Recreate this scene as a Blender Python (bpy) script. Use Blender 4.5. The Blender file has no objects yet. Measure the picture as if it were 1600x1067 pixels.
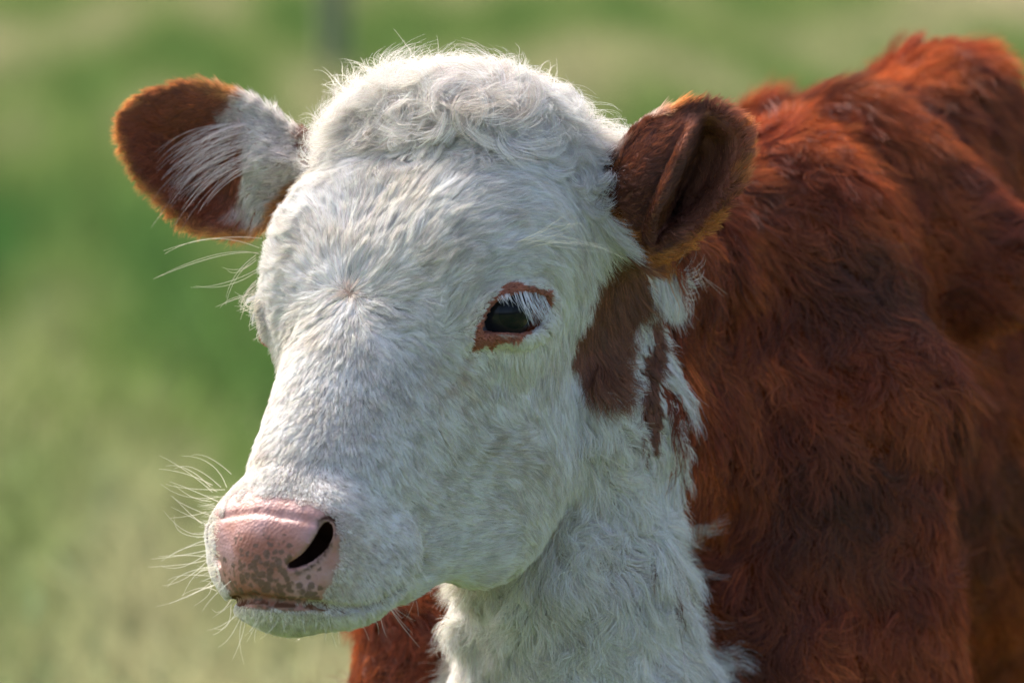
import bpy, math, os, time
import numpy as np
from mathutils import Vector, Matrix
from mathutils.bvhtree import BVHTree
from mathutils.kdtree import KDTree
R_ = math.radians
T0 = time.time()
sc = bpy.context.scene
rng = np.random.default_rng(7)

# ---------------------------------------------------------------- camera
DIST = 5.0                     # metres from the lens to the calf's face
PITCH = R_(6.5)                # the photographer stands and looks slightly down
FRAME_W = 0.80                 # metres seen across at DIST
CAM = Vector((0.0, 0.0, 1.55))
Rv = Vector((1, 0, 0)); Uv = Vector((0, math.sin(PITCH), math.cos(PITCH))); Fv = Vector((0, math.cos(PITCH), -math.sin(PITCH)))
ORIG = CAM + Fv * DIST
M3 = np.array([[Rv.x, Fv.x, Uv.x], [Rv.y, Fv.y, Uv.y], [Rv.z, Fv.z, Uv.z]])   # calf space (x right, y away, z up) to world
def to_world(p):
    return np.asarray(p) @ M3.T + np.array(ORIG)
cam = bpy.data.cameras.new('camera'); camo = bpy.data.objects.new('camera', cam); sc.collection.objects.link(camo)
camo.location = CAM; camo.rotation_euler = (R_(90) - PITCH, 0, 0)
cam.sensor_width = 36.0; cam.lens = 36.0 * DIST / FRAME_W
cam.clip_start = 0.1; cam.clip_end = 2000
cam.dof.use_dof = True; cam.dof.focus_distance = DIST - 0.01; cam.dof.aperture_fstop = 5.0; cam.dof.aperture_blades = 0
sc.camera = camo

# ---------------------------------------------------------------- sky, sun, exposure
SUN_EL, SUN_AZ = R_(44), R_(-32)      # azimuth measured from +Y (behind the calf) towards +X
w = bpy.data.worlds.new('World'); sc.world = w; w.use_nodes = True
nt = w.node_tree; nt.nodes.clear()
sky = nt.nodes.new('ShaderNodeTexSky'); sky.sky_type = 'NISHITA'; sky.sun_disc = False
sky.sun_elevation = SUN_EL; sky.sun_rotation = SUN_AZ; sky.air_density = 0.6; sky.dust_density = 5.0; sky.ozone_density = 0.0
bg = nt.nodes.new('ShaderNodeBackground'); bg.inputs['Strength'].default_value = 0.15
wo = nt.nodes.new('ShaderNodeOutputWorld')
nt.links.new(sky.outputs[0], bg.inputs[0]); nt.links.new(bg.outputs[0], wo.inputs[0])
sun = bpy.data.lights.new('sun', 'SUN'); sun.energy = 2.1; sun.angle = R_(4.0); sun.color = (1.0, 0.95, 0.86)
suno = bpy.data.objects.new('sun', sun); sc.collection.objects.link(suno)
sd = Vector((math.sin(SUN_AZ) * math.cos(SUN_EL), math.cos(SUN_AZ) * math.cos(SUN_EL), math.sin(SUN_EL)))
suno.rotation_euler = sd.to_track_quat('Z', 'Y').to_euler()
sc.view_settings.view_transform = 'Standard'; sc.view_settings.look = 'None'
sc.view_settings.gamma = 1.0; sc.view_settings.exposure = 1.58; sc.view_settings.use_curve_mapping = False
sc.render.engine = 'CYCLES'
sc.cycles.max_bounces = 12; sc.cycles.diffuse_bounces = 7; sc.cycles.glossy_bounces = 4
sc.cycles.transmission_bounces = 6; sc.cycles.transparent_max_bounces = 8; sc.cycles.caustics_reflective = False; sc.cycles.caustics_refractive = False

# ---------------------------------------------------------------- calf space helpers
PXM = 1.0 / 2000.0
def q(px, py, d=0.0):
    k = (DIST + d) / DIST
    return np.array([(px - 800) * PXM * k, d, (533.5 - py) * PXM * k])
def to_px(p):
    k = DIST / (DIST + p[..., 1])
    return 800 + p[..., 0] * 2000 * k, 533.5 - p[..., 2] * 2000 * k
YAW, FACE = R_(37), R_(57)
A_ = np.array([math.cos(YAW), -math.sin(YAW), 0.0])
D_ = np.array([-math.cos(FACE) * math.sin(YAW), -math.cos(FACE) * math.cos(YAW), -math.sin(FACE)])
N_ = np.array([-math.sin(FACE) * math.sin(YAW), -math.sin(FACE) * math.cos(YAW), math.cos(FACE)])
EYE_S, EYE_H = 0.19, -0.055
E0 = q(607, 500, 0.0)
def H(a, s, h):
    return E0 + A_ * a + D_ * (s - EYE_S) + N_ * (h - EYE_H)
def hp(px, py, a):
    """(a, s, h) of the point that lies a to the side of the middle plane and shows at px, py"""
    d = 0.0
    for _ in range(4):
        t = q(px, py, d) - E0 - A_ * a
        m = np.array([[D_[0], N_[0]], [D_[2], N_[2]]])
        s, h = np.linalg.solve(m, np.array([t[0], t[2]]))
        d = (E0 + A_ * a + D_ * s + N_ * h)[1]
    return np.array([a, s + EYE_S, h + EYE_H])

# ---------------------------------------------------------------- the field the body is cut from
def axis(segs):
    out = [segs[0][0]]
    for a, b, st in segs:
        n = max(1, int(round((b - a) / st)))
        out += list(a + (b - a) * (np.arange(1, n + 1) / n))
    return np.array(out, dtype=np.float64)
FINE = 0.0026
AX = axis([(-0.60, -0.335, 0.016), (-0.335, 0.21, FINE), (0.21, 0.36, 0.006), (0.36, 1.30, 0.014)])
AY = axis([(-0.36, 0.24, FINE), (0.24, 0.40, 0.006), (0.40, 2.1, 0.016)])
AZ = axis([(-1.20, -0.34, 0.018), (-0.34, 0.25, FINE), (0.25, 0.45, 0.012)])
F = np.full((len(AX), len(AY), len(AZ)), 0.5, dtype=np.float32)
def box(lo, hi):
    sl = tuple(slice(int(np.searchsorted(ax, l)), int(np.searchsorted(ax, h)) + 1) for ax, l, h in zip((AX, AY, AZ), lo, hi))
    X = AX[sl[0]][:, None, None].astype(np.float32); Y = AY[sl[1]][None, :, None].astype(np.float32); Z = AZ[sl[2]][None, None, :].astype(np.float32)
    return sl, X, Y, Z
def smin(a, b, k):
    h = np.clip(0.5 + 0.5 * (b - a) / k, 0, 1)
    return b + (a - b) * h - k * h * (1 - h)
def smax(a, b, k): return -smin(-a, -b, k)
def put(sl, g, k, cut):
    F[sl] = smax(F[sl], -g, k) if cut else smin(F[sl], g, k)
def d_ell(px, py, pz, r):
    k0 = np.sqrt((px / r[0]) ** 2 + (py / r[1]) ** 2 + (pz / r[2]) ** 2)
    k1 = np.sqrt((px / r[0] ** 2) ** 2 + (py / r[1] ** 2) ** 2 + (pz / r[2] ** 2) ** 2) + 1e-6
    return k0 * (k0 - 1) / k1
def ell(c, r, k=0.02, rot=None, cut=False):
    """ellipsoid; rot is a 3x3 whose rows are its axes"""
    m = max(r) + k + 0.01; c = np.asarray(c)
    sl, X, Y, Z = box(c - m, c + m)
    X = X - c[0]; Y = Y - c[1]; Z = Z - c[2]
    if rot is not None:
        X, Y, Z = (float(a[0]) * X + float(a[1]) * Y + float(a[2]) * Z for a in rot)
    put(sl, d_ell(X, Y, Z, r), k, cut)
HROT = np.array([A_, D_, N_])
def hloc(X, Y, Z):
    X = X - E0[0]; Y = Y - E0[1]; Z = Z - E0[2]
    f = lambda a: float(a[0]) * X + float(a[1]) * Y + float(a[2]) * Z
    return f(A_), f(D_) + EYE_S, f(N_) + EYE_H
def hell(c, r, k=0.02, cut=False, yaw=0.0, pit=0.0, rol=0.0):
    """ellipsoid in head space (a, s, h), mirrored across the face when a > 0; pit turns it in the s-h plane, yaw in a-s, rol in a-h"""
    for sgn in ((1, -1) if c[0] > 1e-6 else (1,)):
        cc = H(sgn * c[0], c[1], c[2]); m = max(r) + k + 0.01
        sl, X, Y, Z = box(cc - m, cc + m)
        a, s, h = hloc(X, Y, Z)
        a = sgn * a - c[0]; s = s - c[1]; h = h - c[2]
        if pit: s, h = math.cos(pit) * s + math.sin(pit) * h, -math.sin(pit) * s + math.cos(pit) * h
        if yaw: a, s = math.cos(yaw) * a + math.sin(yaw) * s, -math.sin(yaw) * a + math.cos(yaw) * s
        if rol: a, h = math.cos(rol) * a + math.sin(rol) * h, -math.sin(rol) * a + math.cos(rol) * h
        put(sl, d_ell(a, s, h, r), k, cut)
def d_cap(X, Y, Z, p0, p1, r0, r1):
    ab = p1 - p0; L2 = float(ab @ ab)
    X = X - p0[0]; Y = Y - p0[1]; Z = Z - p0[2]
    t = np.clip((X * ab[0] + Y * ab[1] + Z * ab[2]) / L2, 0, 1)
    return np.sqrt((X - t * ab[0]) ** 2 + (Y - t * ab[1]) ** 2 + (Z - t * ab[2]) ** 2) - (r0 + (r1 - r0) * t)
def cap(p0, p1, r0, r1, k=0.02, cut=False):
    p0 = np.asarray(p0, float); p1 = np.asarray(p1, float); m = max(r0, r1) + k + 0.01
    sl, X, Y, Z = box(np.minimum(p0, p1) - m, np.maximum(p0, p1) + m)
    put(sl, d_cap(X, Y, Z, p0, p1, r0, r1), k, cut)
def hcap(c0, c1, r0, r1, k=0.02, cut=False, lat=1.0):
    """tapered bar in head space; lat widens it sideways"""
    for sgn in ((1, -1) if (c0[0] > 1e-6 or c1[0] > 1e-6) else (1,)):
        p0 = H(sgn * c0[0], c0[1], c0[2]); p1 = H(sgn * c1[0], c1[1], c1[2]); m = max(r0, r1) * max(1, lat) + k + 0.01
        sl, X, Y, Z = box(np.minimum(p0, p1) - m, np.maximum(p0, p1) + m)
        a, s, h = hloc(X, Y, Z)
        g = d_cap(sgn * a / lat, s, h, np.array([c0[0] / lat, c0[1], c0[2]]), np.array([c1[0] / lat, c1[1], c1[2]]), r0, r1)
        put(sl, g * min(1.0, (1 + lat) / 2), k, cut)

# ---------------------------------------------------------------- body, behind the head
def bell(px, py, d, r, k=0.06, rot=None): ell(q(px, py, d), r, k, rot)
BY = R_(44)       # the trunk runs away from the lens, turned to the right
BX = np.array([math.cos(BY), -math.sin(BY), 0]); BF = np.array([math.sin(BY), math.cos(BY), 0]); BR = np.array([BX, BF, [0, 0, 1.0]])
bell(1150, 660, 0.60, (0.20, 0.24, 0.24), 0.08, BR)      # chest and shoulders
bell(1470, 620, 0.85, (0.22, 0.34, 0.265), 0.08, BR)      # ribs
bell(1900, 500, 1.35, (0.22, 0.30, 0.27), 0.08, BR)      # rump
bell(1250, 800, 0.42, (0.085, 0.11, 0.30), 0.05, BR)     # near shoulder
bell(760, 1050, 0.42, (0.09, 0.12, 0.22), 0.06, BR)      # far shoulder and brisket
bell(1000, 1060, 0.42, (0.17, 0.12, 0.22), 0.08, BR)
cap(q(1200, 410, 0.42), q(1460, 235, 0.70), 0.100, 0.075, 0.06)  # crest of the neck up to the withers
ell(q(1475, 158, 0.70), (0.045, 0.06, 0.04), 0.05)
ell(q(1200, 242, 0.85), (0.035, 0.05, 0.045), 0.03)        # far shoulder blade
for (px, d, zt) in ((1235, 0.55, -0.35), (800, 0.62, -0.35), (1950, 1.25, -0.15), (1640, 1.55, -0.15)):
    a = q(px, 1100, d); a[2] = zt; b = a.copy(); b[2] = -0.62; c = b.copy(); c[1] += 0.03
    c[2] = -(ORIG.z - math.sin(PITCH) * c[1]) / math.cos(PITCH) + 0.09      # the hoof ends on the ground
    cap(a, b, 0.085, 0.042, 0.05); cap(b, c, 0.04, 0.030, 0.02); cap(c, c + np.array([0, -0.02, -0.05]), 0.034, 0.045, 0.02)

# ---------------------------------------------------------------- neck
cap(q(870, 390, 0.14), q(890, 640, 0.15), 0.074, 0.068, 0.04)
cap(q(890, 640, 0.15), q(890, 900, 0.16), 0.068, 0.074, 0.04)
cap(q(890, 900, 0.16), q(925, 1220, 0.22), 0.074, 0.118, 0.05)
for a, b, ra, rb in (((1255, 360, 0.40), (1370, 620, 0.36), 0.05, 0.055), ((1370, 620, 0.36), (1385, 1120, 0.38), 0.055, 0.06), ((1150, 430, 0.36), (1225, 700, 0.33), 0.035, 0.045), ((1225, 700, 0.33), (1235, 1120, 0.33), 0.045, 0.05), ((1330, 250, 0.50), (1560, 420, 0.52), 0.05, 0.05)):
    cap(q(*a), q(*b), ra, rb, 0.045)      # folds of loose skin over the shoulder
cap(q(900, 640, 0.15), q(1010, 700, 0.45), 0.080, 0.15, 0.035)
cap(q(900, 420, 0.16), q(1130, 450, 0.50), 0.08, 0.105, 0.035)

# ---------------------------------------------------------------- head (a sideways, s down the face, h out of the face)
hell((0, 0.105, -0.100), (0.114, 0.125, 0.104), 0.03)
hell((0.060, 0.13, -0.056), (0.066, 0.088, 0.062), 0.03)        # forehead corners
hell((0.080, 0.178, -0.062), (0.030, 0.050, 0.037), 0.022)      # brow over the eye
hell((0.043, 0.036, -0.068), (0.058, 0.050, 0.066), 0.03)       # poll
hell((0, 0.030, -0.067), (0.062, 0.045, 0.066), 0.03)
hcap((0, 0.18, -0.085), (0, 0.40, -0.060), 0.085, 0.054, 0.03, lat=1.06)
hell((0.050, 0.230, -0.150), (0.046, 0.090, 0.080), 0.04)       # cheek
hell((0.048, 0.275, -0.185), (0.036, 0.070, 0.052), 0.035)
hell((0.030, 0.330, -0.120), (0.038, 0.070, 0.052), 0.03)
hcap((0, 0.27, -0.181), (0, 0.395, -0.098), 0.046, 0.022, 0.03, lat=1.15)  # lower jaw
# muzzle
hell((0, 0.405, -0.056), (0.060, 0.058, 0.052), 0.025)
hell((0.040, 0.398, -0.042), (0.030, 0.038, 0.032), 0.02)       # nostril wings
hell((0.045, 0.398, -0.082), (0.034, 0.048, 0.034), 0.018)      # upper lip
hcap((0, 0.34, -0.134), (0, 0.415, -0.074), 0.028, 0.013, 0.02, lat=1.3)
hell((0.050, 0.385, -0.090), (0.031, 0.038, 0.029), 0.008)   # chin
hell((0.092, 0.165, -0.085), (0.022, 0.040, 0.034), 0.02)

def field_at(p):
    i = []
    for ax, v in zip((AX, AY, AZ), p):
        k = int(np.clip(np.searchsorted(ax, v) - 1, 0, len(ax) - 2)); i.append((k, float((v - ax[k]) / (ax[k + 1] - ax[k]))))
    s = 0.0
    for bx in (0, 1):
        for by in (0, 1):
            for bz in (0, 1):
                wgt = (i[0][1] if bx else 1 - i[0][1]) * (i[1][1] if by else 1 - i[1][1]) * (i[2][1] if bz else 1 - i[2][1])
                s += wgt * F[i[0][0] + bx, i[1][0] + by, i[2][0] + bz]
    return s
def snap(px, py, d0=-0.34):
    """the first point of the surface seen at px, py"""
    d = d0; last = field_at(q(px, py, d))
    while d < 1.5:
        d += 0.004; v = field_at(q(px, py, d))
        if v < 0: return q(px, py, d - 0.004 * (-v) / max(1e-6, last - v))
        last = v
    return q(px, py, 0.5)
def to_head(p):
    t = np.asarray(p) - E0
    return np.stack([t @ A_, t @ D_ + EYE_S, t @ N_ + EYE_H], -1)
def from_head(c):
    c = np.asarray(c, float)
    return E0 + c[..., 0:1] * A_ + (c[..., 1:2] - EYE_S) * D_ + (c[..., 2:3] - EYE_H) * N_
def grad_at(p, e=0.006):
    g = np.array([field_at(p + np.eye(3)[k] * e) - field_at(p - np.eye(3)[k] * e) for k in range(3)])
    return g / (np.linalg.norm(g) + 1e-9)
def chain(pts, r, k, cut=True, push=0.0, mirror=True):
    """a groove or ridge along surface points in head space"""
    for sgn in ((1, -1) if mirror else (1,)):
        P = [from_head(np.array([[sgn * c[0], c[1], c[2]]]))[0] for c in pts]
        for i in range(len(P) - 1): cap(P[i], P[i + 1], r[i], r[i + 1], k, cut)
def hsnap(px, py, push=0.0):
    p = snap(px, py); return to_head(p - grad_at(p) * push)

# mouth line
mouth = [hsnap(392, 934, 0.001), hsnap(420, 938, 0.001), hsnap(470, 943, 0.001), hsnap(520, 948, 0.001), hsnap(560, 950, 0.001), hsnap(600, 935, 0.0), hsnap(640, 905, 0.0), hsnap(657, 875, -0.001)]
mouth[0][0] = 0.0
for kk in (0.0, 0.004): chain([c + np.array([-0.3, -0.3, -0.5]) * kk for c in mouth], [0.0034] * 5 + [0.003, 0.003, 0.002], 0.003)
# nostrils
n0, n1, n2 = hsnap(456, 881, 0.002), hsnap(484, 862, 0.003), hsnap(513, 828, 0.002)
chain([hsnap(484, 896, -0.006), hsnap(512, 868, -0.006)], [0.0085, 0.0085], 0.012)
NS = [hsnap(x, y, 0.0012) for x, y in ((453, 884), (463, 881), (473, 876), (483, 869), (493, 859), (501, 848), (507, 836), (510, 826))]; n0, n1, n2 = NS[0], NS[3], NS[-1]
inn = lambda c, k: c + np.array([-0.42, -0.58, -0.62]) * k
deep = inn(n1, 0.034); chain([inn(n1, 0.010), inn(n1, 0.020), deep], [0.0050, 0.009, 0.010], 0.002)
NR = [0.0026, 0.0031, 0.0037, 0.0044, 0.0051, 0.0056, 0.0056, 0.0044]
for kk in (0.0, 0.004, 0.008, 0.013): chain([inn(c, kk) for c in NS], [r + kk * 0.06 for r in NR], 0.0015)
chain([inn(n0, 0.013), deep, inn(n2, 0.013)], [0.0045, 0.009, 0.0045], 0.002)
chain([hsnap(402, 800, 0.0), hsnap(440, 805, 0.0), hsnap(500, 818, 0.0)], [0.0008, 0.0008, 0.0008], 0.005)   # fold over the nose leather

# ears: a dish with its outline, recessed inside the rim
def poly_sdf(poly, X, Z):
    P = np.array(poly, float); n = len(P); d = None; inside = None
    for i in range(n):
        a, b = P[i], P[(i + 1) % n]
        ex, ez = b - a; wx = X - a[0]; wz = Z - a[1]
        t = np.clip((wx * ex + wz * ez) / (ex * ex + ez * ez), 0, 1)
        dd = (wx - t * ex) ** 2 + (wz - t * ez) ** 2
        d = dd if d is None else np.minimum(d, dd)
        c = ((a[1] > Z) != (b[1] > Z)) & (X < (b[0] - a[0]) * (Z - a[1]) / (b[1] - a[1] + 1e-12) + a[0])
        inside = c if inside is None else inside ^ c
    return np.where(inside, -1, 1) * np.sqrt(d)
def smooth_poly(pts, n=4):
    P = np.array(pts, float); out = []
    for i in range(len(P)):
        p0, p1, p2, p3 = P[i - 1], P[i], P[(i + 1) % len(P)], P[(i + 2) % len(P)]
        for t in np.arange(n) / n:
            out.append(0.5 * ((2 * p1) + (-p0 + p2) * t + (2 * p0 - 5 * p1 + 4 * p2 - p3) * t * t + (-p0 + 3 * p1 - 3 * p2 + p3) * t ** 3))
    return np.array(out)
def sstep(a, b, x):
    t = np.clip((x - a) / (b - a), 0, 1); return t * t * (3 - 2 * t)
EAR_A_PX = [(520, 245), (485, 218), (450, 188), (405, 156), (365, 138), (310, 125), (255, 130), (210, 145), (180, 172), (176, 208), (195, 258), (228, 300), (262, 335), (302, 360), (350, 370), (398, 366), (436, 334), (485, 292), (530, 275)]
EAR_B_PX = [(955, 255), (978, 214), (1003, 188), (1040, 165), (1090, 156), (1130, 166), (1160, 190), (1174, 222), (1168, 260), (1152, 300), (1126, 342), (1096, 372), (1052, 396), (1015, 408), (990, 388), (962, 345), (948, 300)]
def ear(px_poly, d_ref, mid, half, k):
    P = smooth_poly([q(x, y, d_ref)[[0, 2]] for x, y in px_poly])
    lo = np.array([P[:, 0].min() - 0.03, d_ref - 0.12, P[:, 1].min() - 0.03]); hi = np.array([P[:, 0].max() + 0.03, d_ref + 0.13, P[:, 1].max() + 0.03])
    sl, X, Y, Z = box(lo, hi)
    pd = poly_sdf(P, X[:, 0, 0][:, None], Z[0, 0, :][None, :])
    PX = X[:, 0, 0][:, None] * 2000 * DIST / (DIST + d_ref) + 800; PZ = 533.5 - Z[0, 0, :][None, :] * 2000 * DIST / (DIST + d_ref)
    ym = d_ref + mid(PX, PZ, pd); th = half(PX, PZ, pd)
    gx, gz = np.gradient(ym, X[:, 0, 0], Z[0, 0, :]); nrm = np.sqrt(1 + gx ** 2 + gz ** 2)
    g = smax(np.broadcast_to(pd[:, None, :] + 0.002, (pd.shape[0], Y.shape[1], pd.shape[1])), np.abs(Y - ym[:, None, :]) / nrm[:, None, :] - th[:, None, :], 0.006)
    put(sl, g.astype(np.float32), k, False)
def mid_a(x, z, pd):
    out = sstep(430, 310, x)
    dish = 0.036 * sstep(-0.002, 0.050, -pd) * out
    bulge = -0.018 * sstep(0.0, 0.05, -pd) * (1 - out)
    return (480 - x) / 2000 * 0.35 + dish + bulge + 0.012 * np.sin((z - 240) / 60) * out * sstep(0, .04, -pd)
def half_a(x, z, pd): return 0.0035 + 0.022 * sstep(340, 480, x) * sstep(0, 0.05, -pd)
ear(EAR_A_PX, 0.135, mid_a, half_a, 0.012)
SLOT = (np.array([1092.0, 245.0]), np.array([1022.0, 385.0]))
def slot_d(x, z):
    e = SLOT[1] - SLOT[0]; t = np.clip(((x - SLOT[0][0]) * e[0] + (z - SLOT[0][1]) * e[1]) / (e @ e), 0, 1)
    return np.hypot(x - SLOT[0][0] - t * e[0], z - SLOT[0][1] - t * e[1]), np.sign((x - SLOT[0][0]) * e[1] - (z - SLOT[0][1]) * e[0])
def mid_b(x, z, pd):
    d, side = slot_d(x, z)
    right = sstep(-12, 25, -d * side * -1) if False else sstep(1020, 1062, x + (z - 300) * 0.45)
    dish = 0.048 * sstep(0.003, 0.026, -pd) * right
    slot = 0.014 * np.exp(-(d / 20.0) ** 2) * sstep(0.0, 0.02, -pd)
    flap = -0.030 * sstep(0.0, 0.045, -pd) * (1 - right)
    return -(x - 1060) / 2000 * 0.35 + dish + slot + flap
def half_b(x, z, pd): return 0.0042 + 0.016 * sstep(1050, 960, x) + 0.004 * sstep(0.0, 0.03, -pd)
ear(EAR_B_PX, 0.035, mid_b, half_b, 0.010)
cap(q(985, 330, 0.05), q(900, 330, 0.08), 0.030, 0.05, 0.03)      # root of the near ear
cap(q(490, 262, 0.15), q(620, 310, 0.12), 0.018, 0.045, 0.02)

# eyes: lids raised round the opening, socket cut behind it
LID_PX = [(744, 521), (750, 496), (764, 473), (788, 460), (820, 455), (846, 460), (854, 478), (849, 499), (835, 515), (812, 522), (785, 522), (762, 521)]
ec = snap(800, 492); en = grad_at(ec, 0.012)
en_h = np.array([en @ A_, en @ D_, en @ N_]); en_h = en_h + np.array([0, 0, 0.15]); en_h /= np.linalg.norm(en_h)
EYE_R = 0.0265
eye_c = to_head(ec) - en_h * (EYE_R - 0.0045)
lid = smooth_poly([hsnap(x, y, 0.0) for x, y in LID_PX], 3)
chain(list(lid) + [lid[0]], [0.0042] * (len(lid) + 1), 0.010, cut=False)
for sgn in (1, -1):
    m = np.array([sgn, 1, 1]); n = en_h * m; c = eye_c * m
    u = np.cross(n, [0, 1, 0]); u /= np.linalg.norm(u); v = np.cross(n, u)
    poly = [((l * m - c) @ u, (l * m - c) @ v) for l in lid]
    cw = from_head(c[None])[0]
    sl, X, Y, Z = box(cw - 0.06, cw + 0.06)
    a, s, h = hloc(X, Y, Z); a = a - c[0]; s = s - c[1]; h = h - c[2]
    pu = a * u[0] + s * u[1] + h * u[2]; pv = a * v[0] + s * v[1] + h * v[2]; pn = a * n[0] + s * n[1] + h * n[2]
    g = smax(poly_sdf(poly, pu, pv) + 0.001, -(pn + 0.002), 0.003)
    put(sl, g, 0.004, True)

# ---------------------------------------------------------------- surface nets: the field becomes one mesh
def surface_nets():
    inside = F < 0
    nx, ny, nz = F.shape
    c = np.zeros((nx - 1, ny - 1, nz - 1), dtype=np.uint8)
    for i in (0, 1):
        for j in (0, 1):
            for k in (0, 1): c += inside[i:nx - 1 + i, j:ny - 1 + j, k:nz - 1 + k]
    act = np.argwhere((c > 0) & (c < 8))
    idx = np.full(c.shape, -1, dtype=np.int32); idx[act[:, 0], act[:, 1], act[:, 2]] = np.arange(len(act))
    acc = np.zeros((len(act), 3)); cnt = np.zeros(len(act))
    corners = np.array([(i, j, k) for i in (0, 1) for j in (0, 1) for k in (0, 1)])
    val = np.stack([F[act[:, 0] + i, act[:, 1] + j, act[:, 2] + k] for i, j, k in corners], 1)
    for x in range(8):
        for y in range(x + 1, 8):
            if np.abs(corners[x] - corners[y]).sum() != 1: continue
            s = (val[:, x] < 0) != (val[:, y] < 0); t = val[s, x] / (val[s, x] - val[s, y])
            acc[s] += corners[x] + (corners[y] - corners[x]) * t[:, None]; cnt[s] += 1
    loc = acc / cnt[:, None]
    V = np.stack([ax[act[:, k]] + (ax[act[:, k] + 1] - ax[act[:, k]]) * loc[:, k] for k, ax in enumerate((AX, AY, AZ))], 1)
    quads = []
    for d in range(3):
        e1, e2 = [(1, 2), (2, 0), (0, 1)][d]
        a = [slice(1, n - 1) for n in F.shape]; a[d] = slice(0, F.shape[d] - 1)
        b = list(a); b[d] = slice(1, F.shape[d])
        sg = inside[tuple(a)] != inside[tuple(b)]
        p = np.argwhere(sg); off = np.array([1, 1, 1]); off[d] = 0; p = p + off
        first = inside[p[:, 0], p[:, 1], p[:, 2]]
        def cell(o1, o2):
            r = p.copy(); r[:, e1] -= o1; r[:, e2] -= o2; return idx[r[:, 0], r[:, 1], r[:, 2]]
        Q = np.stack([cell(1, 1), cell(0, 1), cell(0, 0), cell(1, 0)], 1)
        Q[~first] = Q[~first][:, ::-1]
        quads.append(Q)
    return V, np.concatenate(quads)
V, Q = surface_nets()
def relax(V, Q, n, lam=0.5):
    e = np.concatenate([Q[:, [0, 1]], Q[:, [1, 2]], Q[:, [2, 3]], Q[:, [3, 0]]])
    for it in range(n):
        s = np.zeros_like(V); c = np.zeros(len(V))
        for k in range(3): s[:, k] = np.bincount(e[:, 0], V[e[:, 1], k], len(V)) + np.bincount(e[:, 1], V[e[:, 0], k], len(V))
        c = np.bincount(e[:, 0], minlength=len(V)) + np.bincount(e[:, 1], minlength=len(V))
        V = V + (lam if it % 2 == 0 else -lam * 1.04) * (s / c[:, None] - V)
    return V
V = relax(V, Q, 4)
print('body mesh', len(V), len(Q), 'eye', eye_c, 'n', en_h, 't', round(time.time() - T0, 1))
def link_mesh(name, V, faces, parent=None, mat=None, smooth=True):
    me = bpy.data.meshes.new(name); me.from_pydata(V.tolist() if hasattr(V, 'tolist') else V, [], faces.tolist() if hasattr(faces, 'tolist') else faces)
    if smooth: me.shade_smooth()
    o = bpy.data.objects.new(name, me); sc.collection.objects.link(o)
    if parent: o.parent = parent
    if mat: me.materials.append(mat)
    return o
# ---------------------------------------------------------------- materials
def nodes(name):
    m = bpy.data.materials.new(name); m.use_nodes = True; t = m.node_tree; t.nodes.clear()
    return m, t, t.nodes.new('ShaderNodeOutputMaterial')
def N(t, kind, **kw):
    n = t.nodes.new(kind)
    for k, v in kw.items():
        if k.startswith('_'): setattr(n, k[1:], v)
        else: n.inputs[int(k[1:]) if k[0] == 'i' and k[1:].isdigit() else k.replace('__', ' ')].default_value = v
    return n
def ramp(t, stops, interp='LINEAR'):
    r = t.nodes.new('ShaderNodeValToRGB'); r.color_ramp.interpolation = interp
    while len(r.color_ramp.elements) < len(stops): r.color_ramp.elements.new(0.5)
    for e, (p, c) in zip(r.color_ramp.elements, stops): e.position = p; e.color = (*c, 1) if len(c) == 3 else c
    return r
def fur_material(name, gloss=0.08, trans=0.32, rough=0.35):
    m, t, out = nodes(name); L = t.links
    at = N(t, 'ShaderNodeAttribute', _attribute_name='tint')
    df = N(t, 'ShaderNodeBsdfDiffuse'); tr = N(t, 'ShaderNodeBsdfTranslucent')
    L.new(at.outputs['Color'], df.inputs['Color']); L.new(at.outputs['Color'], tr.inputs['Color'])
    mx = N(t, 'ShaderNodeMixShader', i0=trans); L.new(df.outputs[0], mx.inputs[1]); L.new(tr.outputs[0], mx.inputs[2])
    hr = N(t, 'ShaderNodeBsdfHair', _component='Reflection', RoughnessU=rough, RoughnessV=0.9); hr.inputs['Color'].default_value = (0.85, 0.88, 0.95, 1)
    m2 = N(t, 'ShaderNodeMixShader', i0=gloss); L.new(mx.outputs[0], m2.inputs[1]); L.new(hr.outputs[0], m2.inputs[2])
    L.new(m2.outputs[0], out.inputs[0])
    return m
M_FUR = fur_material('calf_hair')
M_COAT = fur_material('red_coat_hair', gloss=0.05, trans=0.35, rough=0.4)

# ---------------------------------------------------------------- mesh arrays for rooting hair
PW = V
tri = np.concatenate([Q[:, [0, 1, 2]], Q[:, [0, 2, 3]]])
e1 = PW[tri[:, 1]] - PW[tri[:, 0]]; e2 = PW[tri[:, 2]] - PW[tri[:, 0]]
fn = np.cross(e1, e2); area = np.linalg.norm(fn, axis=1) / 2
VN = np.zeros_like(PW)
for k in range(3):
    for c in range(3): VN[:, k] += np.bincount(tri[:, c], fn[:, k], len(PW))
VN /= np.linalg.norm(VN, axis=1)[:, None] + 1e-12
tc = PW[tri].mean(1); tn = fn / (2 * area[:, None] + 1e-15)
view = tc - np.array([0, -DIST, 0]); view /= np.linalg.norm(view, axis=1)[:, None]
facing = -(view * tn).sum(1)
tpx, tpy = to_px(tc)

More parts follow.
